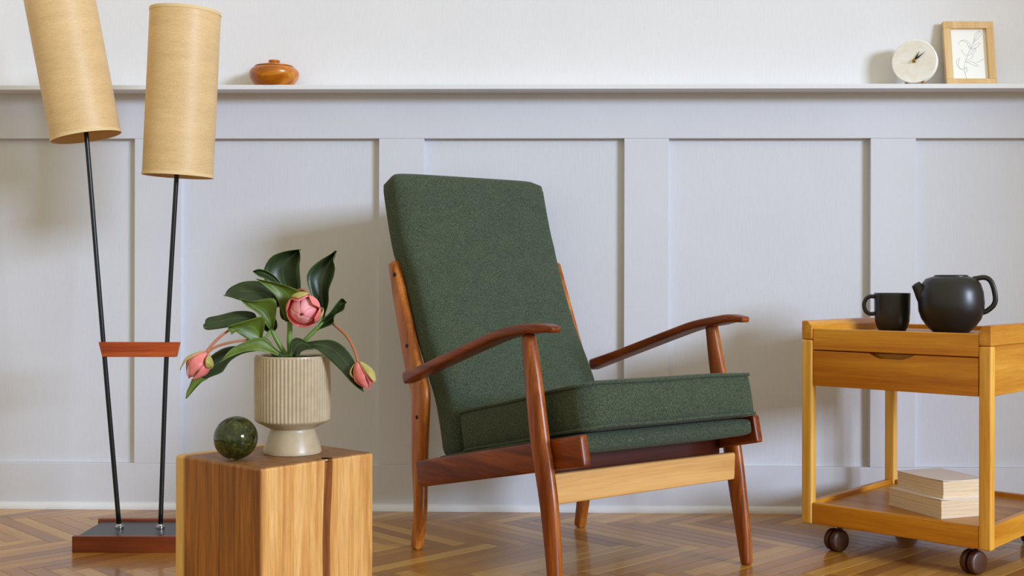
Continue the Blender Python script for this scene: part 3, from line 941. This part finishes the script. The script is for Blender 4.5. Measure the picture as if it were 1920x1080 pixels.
KP = .000458
def lp(q, d=None):
    """sketch units (about half a millimetre) to plant metres: right, depth in cm, up"""
    x, y = q[0], q[1]; dd = q[2] if len(q) > 2 else 0
    return Vector(((x - 572) * KP, dd * .01, (1067 - y) * KP))
def leaf(L, Mr, Rr, mat, d0=(0, 0, 0), d1=(0, 0, 0), rim=True, name='leaf'):
    """left edge, midrib and right edge; d0 / d1: depth (cm) of the three lines at base and tip"""
    nu, nv = 16, 8
    Ls, Ms, Rs = [crom([(*q[:2], q[2] if len(q) > 2 else 0) for q in e], nu) for e in (L, Mr, Rr)]
    def dep(e, j, i):
        u = i / (nu - 1)
        return e[i][2] + d0[j] * (1 - u) + d1[j] * u
    grid = []
    for i in range(nu):
        l = lp((Ls[i][0], Ls[i][1], dep(Ls, 0, i))); m = lp((Ms[i][0], Ms[i][1], dep(Ms, 1, i))); r = lp((Rs[i][0], Rs[i][1], dep(Rs, 2, i)))
        row = []
        for j in range(nv + 1):
            v = j / nv
            # quadratic through l, m, r with a slight crease at the midrib
            a = 2 * (v - .5) * (v - 1); b = 4 * v * (1 - v); c = 2 * v * (v - .5)
            p = l * a + m * b + r * c
            row.append(p)
        grid.append(row)
    bm = bmesh.new()
    vg = [[bm.verts.new(p) for p in row] for row in grid]
    for i in range(nu - 1):
        for j in range(nv):
            bm.faces.new((vg[i][j], vg[i + 1][j], vg[i + 1][j + 1], vg[i][j + 1]))
    o = obj(name, bm, MAT[mat], plant)
    sol = o.modifiers.new('thickness', 'SOLIDIFY'); sol.thickness = .0009; sol.offset = 0
    # midrib and pale rim as sub-parts
    mid = [grid[i][nv // 2] for i in range(0, nu, 2)]
    obj('midrib', tube_bm([tuple(p) for p in mid], [.0011 * (1 - .6 * i / len(mid)) for i in range(len(mid))], 6, 16), MAT['vein' if mat == 'leaf_dark' else 'leaf_rim'], o)
    if rim:
        bm = bmesh.new()
        for col in (0, nv):
            tube_bm([tuple(grid[i][col]) for i in range(2, nu)], .0005, 6, 18, bm)
        obj('leaf_edge', bm, MAT['leaf_rim'], o)
    return o
D_L, B_L = 'leaf_dark', 'leaf_bright'
# top centre, upright
leaf([(548, 415), (505, 330), (432, 235), (420, 165), (455, 100), (520, 72), (594, 60)], [(552, 415), (545, 320), (520, 240), (500, 180), (512, 130), (548, 95), (594, 60)],
     [(556, 415), (590, 330), (604, 250), (600, 190), (598, 140), (603, 95), (594, 60)], D_L, (2, 4, 2), (2, 5, 2))
leaf([(545, 300), (505, 215), (455, 172), (410, 160), (383, 172)], [(545, 300), (500, 225), (455, 190), (415, 176), (383, 172)], [(545, 305), (492, 240), (450, 210), (412, 195), (383, 172)], D_L, (0, 0, -1), (-2, -1, -2))
# upright on the right
leaf([(718, 400), (672, 320), (636, 215), (650, 160), (705, 112), (755, 82), (772, 66)], [(720, 400), (708, 310), (700, 230), (715, 175), (742, 130), (765, 95), (775, 67)],
     [(724, 400), (748, 330), (750, 260), (772, 200), (779, 150), (768, 112), (784, 76)], D_L, (1, 3, 0), (2, 4, 1))
# front centre, arching forward, bright
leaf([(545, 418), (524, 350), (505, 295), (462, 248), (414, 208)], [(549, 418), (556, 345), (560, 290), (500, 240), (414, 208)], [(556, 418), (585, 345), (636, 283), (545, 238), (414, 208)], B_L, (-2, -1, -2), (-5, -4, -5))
leaf([(548, 420), (516, 402), (508, 360), (518, 318), (540, 300)], [(550, 420), (536, 395), (532, 358), (536, 325), (545, 300)], [(553, 420), (560, 398), (560, 360), (555, 325), (548, 300)], D_L, (0, 1, 0), (0, 1, 0), False)
# left, upper
leaf([(505, 345), (482, 275), (430, 226), (335, 222), (262, 255), (243, 290)], [(502, 345), (460, 300), (405, 275), (335, 268), (280, 278), (243, 290)], [(500, 350), (470, 340), (415, 330), (340, 318), (290, 302), (243, 290)], D_L, (1, 0, -1), (-1, -2, -3))
# left, bright folded
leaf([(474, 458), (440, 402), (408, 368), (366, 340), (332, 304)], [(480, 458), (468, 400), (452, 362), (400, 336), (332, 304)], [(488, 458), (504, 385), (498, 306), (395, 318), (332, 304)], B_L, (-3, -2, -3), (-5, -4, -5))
leaf([(478, 470), (444, 462), (424, 432), (438, 400), (460, 384)], [(480, 470), (468, 445), (462, 420), (462, 400), (463, 385)], [(484, 470), (504, 446), (500, 412), (486, 392), (466, 384)], D_L, (-2, -1, -2), (-2, -1, -2), False)
# left, low dark
leaf([(398, 420), (376, 376), (300, 368), (215, 388), (158, 402), (151, 428)], [(398, 422), (350, 402), (290, 402), (215, 418), (170, 428), (151, 430)], [(398, 428), (350, 434), (285, 442), (205, 455), (160, 456), (152, 432)], D_L, (1, 0, -1), (-2, -3, -4))
# left, curled bright
leaf([(424, 510), (385, 512), (340, 482), (312, 464), (300, 480), (282, 446)], [(428, 508), (408, 465), (385, 440), (340, 442), (302, 452), (282, 443)], [(434, 506), (448, 440), (454, 390), (380, 408), (312, 428), (282, 440)], B_L, (-3, -2, -3), (-6, -5, -6))
leaf([(440, 515), (405, 516), (368, 512), (345, 490), (330, 468)], [(438, 512), (405, 505), (378, 492), (358, 478), (335, 465)], [(440, 508), (425, 490), (400, 470), (372, 462), (340, 462)], D_L, (-1, 0, -1), (-2, -1, -2), False)
# low left, bright, reaching forward
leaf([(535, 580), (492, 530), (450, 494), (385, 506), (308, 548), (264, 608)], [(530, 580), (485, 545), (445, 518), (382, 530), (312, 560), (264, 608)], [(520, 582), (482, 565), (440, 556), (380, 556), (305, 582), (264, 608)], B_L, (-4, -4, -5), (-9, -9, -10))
leaf([(560, 582), (520, 560), (495, 535), (470, 500), (450, 494)], [(555, 585), (515, 572), (488, 552), (468, 520), (450, 496)], [(545, 588), (510, 582), (485, 570), (462, 540), (448, 500)], D_L, (-3, -4, -5), (-5, -5, -5), False)
# low left, long dark
leaf([(450, 538), (350, 538), (250, 546), (170, 600), (100, 700), (74, 790)], [(450, 545), (345, 555), (252, 590), (190, 640), (110, 716), (74, 790)], [(450, 556), (335, 575), (268, 618), (240, 664), (150, 706), (74, 790)], D_L, (0, 0, -1), (-5, -4, -4))
leaf([(128, 672), (108, 696), (95, 722), (80, 752), (74, 790)], [(150, 690), (128, 708), (108, 728), (92, 755), (75, 789)], [(180, 694), (150, 710), (128, 724), (104, 755), (77, 790)], B_L, (-4.2, -4.6, -4.4), (-5.2, -5.2, -5.2), False)
# right, small
leaf([(688, 448), (726, 402), (752, 378), (788, 330), (816, 302), (836, 322)], [(692, 452), (740, 418), (768, 396), (795, 355), (818, 330), (836, 325)], [(700, 458), (752, 440), (778, 424), (782, 388), (826, 362), (836, 328)], D_L, (0, 1, -1), (0, 1, -1))
# right, large, arching down
leaf([(610, 560), (645, 522), (705, 508), (790, 508), (862, 560), (908, 645), (940, 752)], [(608, 565), (655, 535), (705, 528), (775, 545), (840, 600), (892, 675), (940, 752)], [(600, 575), (660, 548), (700, 548), (758, 588), (828, 650), (885, 710), (940, 752)], D_L, (-3, -3, -4), (-6, -6, -7))
leaf([(590, 585), (575, 545), (584, 506), (620, 496), (692, 540)], [(596, 585), (594, 560), (610, 530), (640, 522), (692, 545)], [(606, 585), (612, 575), (640, 558), (668, 550), (694, 550)], D_L, (-4, -4, -5), (-4, -4, -5), False)

def stem(pts, r0, r1, mat, name='stem'):
    n = len(pts)
    obj(name, tube_bm([tuple(lp(p)) for p in pts], [r0 + (r1 - r0) * i / (n - 1) for i in range(n)], 10, 20), MAT[mat], plant)
stem([(560, 590, 0), (558, 520, -.5), (560, 470, -.6), (560, 412, -.6)], .0066, .0058, 'stem')
stem([(548, 590, -1), (522, 545, -1.6), (498, 500, -2), (474, 452, -2)], .0056, .0044, 'stem')
stem([(592, 590, 0), (612, 540, 0), (645, 500, -.5), (700, 445, 0)], .0058, .0048, 'stem')
stem([(555, 412, 0), (552, 360, 1), (552, 300, 2)], .005, .003, 'stem')
stem([(700, 445, 0), (715, 420, 1), (720, 395, 1)], .004, .003, 'stem')
stem([(474, 452, -2), (440, 430, -1), (398, 424, 0)], .004, .003, 'stem')
stem([(552, 400, 0), (528, 370, 1), (503, 345, 1)], .004, .003, 'stem')
stem([(474, 455, -2), (455, 490, -2.5), (430, 508, -3)], .004, .003, 'stem')
stem([(180, 570, -7), (205, 530, -6), (240, 490, -5), (290, 448, -3.6)], .0037, .0028, 'stalk', 'flower_stalk')
stem([(186, 566, -7), (230, 535, -6), (300, 515, -5), (375, 505, -3)], .003, .0026, 'stalk', 'flower_stalk')
stem([(914, 622, -6), (895, 560, -5), (850, 490, -3), (772, 430, 0)], .0032, .0030, 'stalk', 'flower_stalk')
stem([(648, 330, -5), (658, 295, -4), (640, 268, -2), (600, 262, 0)], .0042, .0034, 'stalk', 'flower_stalk')

def petal_bm(axis, ph, L, prof, hw, tw=0.0, blunt=False, tipc=1.0, curl=0.0, t0=0.0, nu=10, nv=6):
    """axis frame (a, s, u); prof(t) gives the radius, hw the half angle of the petal"""
    a, s, u = axis
    bm = bmesh.new(); G = []
    for i in range(nu):
        t = t0 + (1 - t0) * i / (nu - 1)
        wd = hw * (math.sin(math.pi * min(1, .18 + t * .82)) ** .6 if t < .999 else .04)
        if blunt: wd = hw * (1 - .25 * t)
        row = []
        for j in range(nv + 1):
            v = -1 + 2 * j / nv
            an = ph + v * wd + tw * t
            rr = prof(t) * (1 - .10 * abs(v) ** 2 * (1 - t)) + curl * t * t * (1 - v * v * .3)
            row.append(bm.verts.new(a * (L * t) + (s * math.cos(an) + u * math.sin(an)) * rr))
        G.append(row)
    for i in range(nu - 1):
        for j in range(nv):
            bm.faces.new((G[i][j], G[i + 1][j], G[i + 1][j + 1], G[i][j + 1]))
    return bm
def flower(pos, axis, L, r, open_):
    e = bpy.data.objects.new('flower', None); C.objects.link(e); e.parent = plant; e.empty_display_size = .02
    e.location = lp(pos)
    a = Vector(axis).normalized(); s = a.orthogonal().normalized()
    up = Vector((0, 0, 1)); s = (up - a * up.dot(a)).normalized(); u = a.cross(s)
    fr = (a, s, u)
    def bud(rad, tipr): return lambda t: rad * (math.sin(math.pi * min(.5, t * .62 + .06)) ** .8) * (1 - (1 - tipr) * max(0, (t - .45) / .55) ** 1.6)
    def add(name, mat, ph, LL, prof, hw, **kw):
        o = obj(name, petal_bm(fr, ph, LL, prof, hw, **kw), MAT[mat], e)
        m = o.modifiers.new('thickness', 'SOLIDIFY'); m.thickness = .0012; m.offset = 0
    inner = 5
    core = lathe_bm([(max(.0003, r * (.58 if not open_ else .74) * math.sin(math.pi * (.06 + .93 * q / 12)) ** .7), L * .86 * q / 12) for q in range(13)], 20)
    bmesh.ops.transform(core, matrix=Vector((0, 0, 1)).rotation_difference(a).to_matrix().to_4x4(), verts=core.verts)
    obj('bud', core, MAT['petal'], e)
    for i in range(inner):
        add('petal', 'petal_pale', i * 2 * math.pi / inner + .4, L * (.90 if not open_ else .98), bud(r * ((.62 if not open_ else .78) + .03 * (i % 3)), .10 + .05 * (i % 2)), .80, tw=.55, blunt=True)
    outer = 5 if not open_ else 6
    for i in range(outer):
        ph = i * 2 * math.pi / outer + .1
        if open_:
            add('petal', 'petal', ph, L * (.86 if i % 2 else .95), bud(r * 1.0, .80 if i % 2 else .72), .62, tw=.1)
        else:
            add('petal', 'petal', ph, L * (1.0 if i % 2 else .95), bud(r * (.92 if i % 2 else .98), .22), .66, tw=.15)
    add('sepal', 'sepal', 0.15, L * .92, bud(r * 1.10, .80), .55, curl=.001)
    add('sepal', 'sepal', 2.5, L * .45, bud(r * 1.1, .8), .5)
    add('sepal', 'sepal', 4.2, L * .42, bud(r * 1.1, .8), .5)
flower((188, 566, -7), (-.50, -.22, -.80), .068, .030, False)
flower((910, 612, -6), (.44, -.25, -.86), .066, .025, False)
flower((648, 340, -2.5), (-.02, -.93, -.30), .058, .041, True)

# ------------------------------------------------------------------ on the ledge: lidded box, clock, framed drawing
box = thing('lidded_bowl', 'small round turned wooden bowl with knobbed lid on the wall ledge', 'bowl', (-.857, 3.803, 1.370))
prof = [(.052, 0), (.056, .0008), (.0585, .004), (.068, .016), (.0765, .028), (.0805, .041), (.0785, .050), (.072, .0585), (.064, .063), (.060, .0635)]
obj('body', lathe_bm(prof, 64), MAT['box_wood'], box)
lid = obj('lid', lathe_bm([(.060, .0636), (.0625, .0645), (.0632, .0662), (.060, .0682), (.045, .0715), (.026, .0735), (.018, .0742)], 64), MAT['box_wood'], box)
obj('knob', lathe_bm([(.0170, .0735), (.0150, .0755), (.0150, .078), (.0185, .0822), (.0190, .0852), (.0175, .0868), (.012, .0876), (.003, .0878)], 40), MAT['box_wood'], lid)

clock = thing('clock', 'small round white marble mantel clock without numerals on the ledge', 'clock', (1.193, 3.795, 1.370), R(-24))
CRr = .0685; cz = .007 + CRr
def disc(r, y0, y1, bev):
    prof = [(r - bev, y0), (r - bev * .3, y0 + bev * .3), (r, y0 + bev), (r, y1 - bev), (r - bev * .3, y1 - bev * .3), (r - bev, y1)]
    bm = lathe_bm(prof, 72)
    bmesh.ops.rotate(bm, verts=bm.verts, cent=(0, 0, 0), matrix=Matrix.Rotation(R(-90), 3, 'X'))
    bmesh.ops.translate(bm, verts=bm.verts, vec=(0, 0, cz))
    return bm
obj('case', disc(CRr, -.020, .020, .0025), MAT['marble'], clock, 'auto')
def clock_hand(ang, L, w, y):
    pts = [(-w * .3, 0), (-w, L * .35), (-w * .55, L * .62), (0, L), (w * .55, L * .62), (w, L * .35), (w * .3, 0)]
    bm = prism_bm(pts, 'y', y - .0008, y)
    bmesh.ops.rotate(bm, verts=bm.verts, cent=(0, 0, 0), matrix=Matrix.Rotation(R(ang), 3, 'Y'))
    bmesh.ops.translate(bm, verts=bm.verts, vec=(0, 0, cz + .001))
    return bm
obj('hour_hand', clock_hand(29, .034, .0026, -.0215), MAT['hand'], clock, False)
obj('minute_hand', clock_hand(51, .045, .0024, -.0235), MAT['hand'], clock, False)
bm = lathe_bm([(.006, 0), (.006, .004), (.0045, .006), (.001, .0068)], 24)
bmesh.ops.rotate(bm, verts=bm.verts, cent=(0, 0, 0), matrix=Matrix.Rotation(R(90), 3, 'X')); bmesh.ops.translate(bm, verts=bm.verts, vec=(0, -.020, cz + .001))
obj('hub', bm, MAT['brass'], clock, 'auto')
for sx in (-.026, .026):
    bm = bmesh.new(); bmesh.ops.create_uvsphere(bm, u_segments=20, v_segments=12, radius=.006); bmesh.ops.translate(bm, verts=bm.verts, vec=(sx, -.008, .006))
    obj('foot', bm, MAT['brass'], clock)
    bm = bmesh.new(); bmesh.ops.create_uvsphere(bm, u_segments=20, v_segments=12, radius=.006); bmesh.ops.translate(bm, verts=bm.verts, vec=(sx, .010, .006))
    obj('foot', bm, MAT['brass'], clock)

fw, fh = .1605, .219
frame = thing('picture_frame', 'pale ash picture frame with botanical line drawing leaning on wall', 'picture frame', (1.378, 3.806, 1.3705), R(1))
frame.rotation_euler = (R(-10), 0, R(0.5))
bwid, bth = .0235, .016
for nm, (x0, x1, z0, z1) in (('frame_bar', (-fw / 2, fw / 2, 0, bwid * 1.12)), ('frame_bar', (-fw / 2, fw / 2, fh - bwid, fh)), ('frame_bar', (-fw / 2, -fw / 2 + bwid, bwid * 1.12, fh - bwid)), ('frame_bar', (fw / 2 - bwid, fw / 2, bwid * 1.12, fh - bwid))):
    obj(nm, box_bm(x0, x1, 0, bth, z0, z1, .0008, 1), MAT['frame_wood'], frame, 'auto')
sheet = obj('drawing_sheet', box_bm(-fw / 2 + bwid - .004, fw / 2 - bwid + .004, .010, .0112, bwid * 1.0, fh - bwid + .004), MAT['paper'], frame, False)
def ink_line(bm, pts, w=.00045):
    """flat stroke on the sheet; pts in (x, z) as fractions of the picture, 0..1"""
    iw, ih = fw - 2 * bwid, fh - bwid * 2.12
    P = [Vector((-iw / 2 + p[0] * iw, .0098, bwid * 1.12 + p[1] * ih)) for p in pts]
    Q = crom([tuple(p) for p in P], 18)
    prev = None
    for i, q in enumerate(Q):
        t = (Q[min(i + 1, 17)] - Q[max(i - 1, 0)]).normalized(); nrm = Vector((t.z, 0, -t.x))
        a, b = bm.verts.new(q + nrm * w), bm.verts.new(q - nrm * w)
        if prev: bm.faces.new((prev[0], prev[1], b, a))
        prev = (a, b)
bm = bmesh.new()
ink_line(bm, [(.40, .0), (.36, .10), (.34, .22), (.38, .35), (.46, .48), (.54, .60)])
ink_line(bm, [(.54, .60), (.62, .70), (.72, .82), (.86, .97)])
ink_line(bm, [(.62, .72), (.76, .80), (.88, .90), (.86, .97)])
ink_line(bm, [(.66, .74), (.70, .88), (.80, .96), (.86, .97)])
ink_line(bm, [(.54, .60), (.54, .70), (.44, .78), (.30, .77), (.22, .70)]); ink_line(bm, [(.52, .62), (.46, .72), (.36, .77), (.28, .77)])
ink_line(bm, [(.56, .60), (.68, .62), (.80, .68), (.84, .73), (.74, .71), (.62, .65), (.56, .60)])
ink_line(bm, [(.46, .48), (.58, .50), (.68, .56), (.70, .62), (.62, .58), (.54, .52)])
ink_line(bm, [(.38, .35), (.52, .36), (.66, .32), (.74, .26), (.62, .28), (.50, .32), (.40, .35)])
ink_line(bm, [(.42, .38), (.56, .42), (.62, .50)]); ink_line(bm, [(.70, .34), (.80, .36), (.92, .42)])
ink_line(bm, [(.36, .22), (.22, .22), (.14, .30), (.14, .38), (.22, .42)]); ink_line(bm, [(.35, .18), (.24, .20), (.18, .28), (.20, .36), (.24, .42)])
ink_line(bm, [(.35, .12), (.42, .18), (.40, .25), (.36, .20)]); ink_line(bm, [(.44, .46), (.34, .52), (.30, .60)])
obj('line_drawing', bm, MAT['ink'], sheet, False)
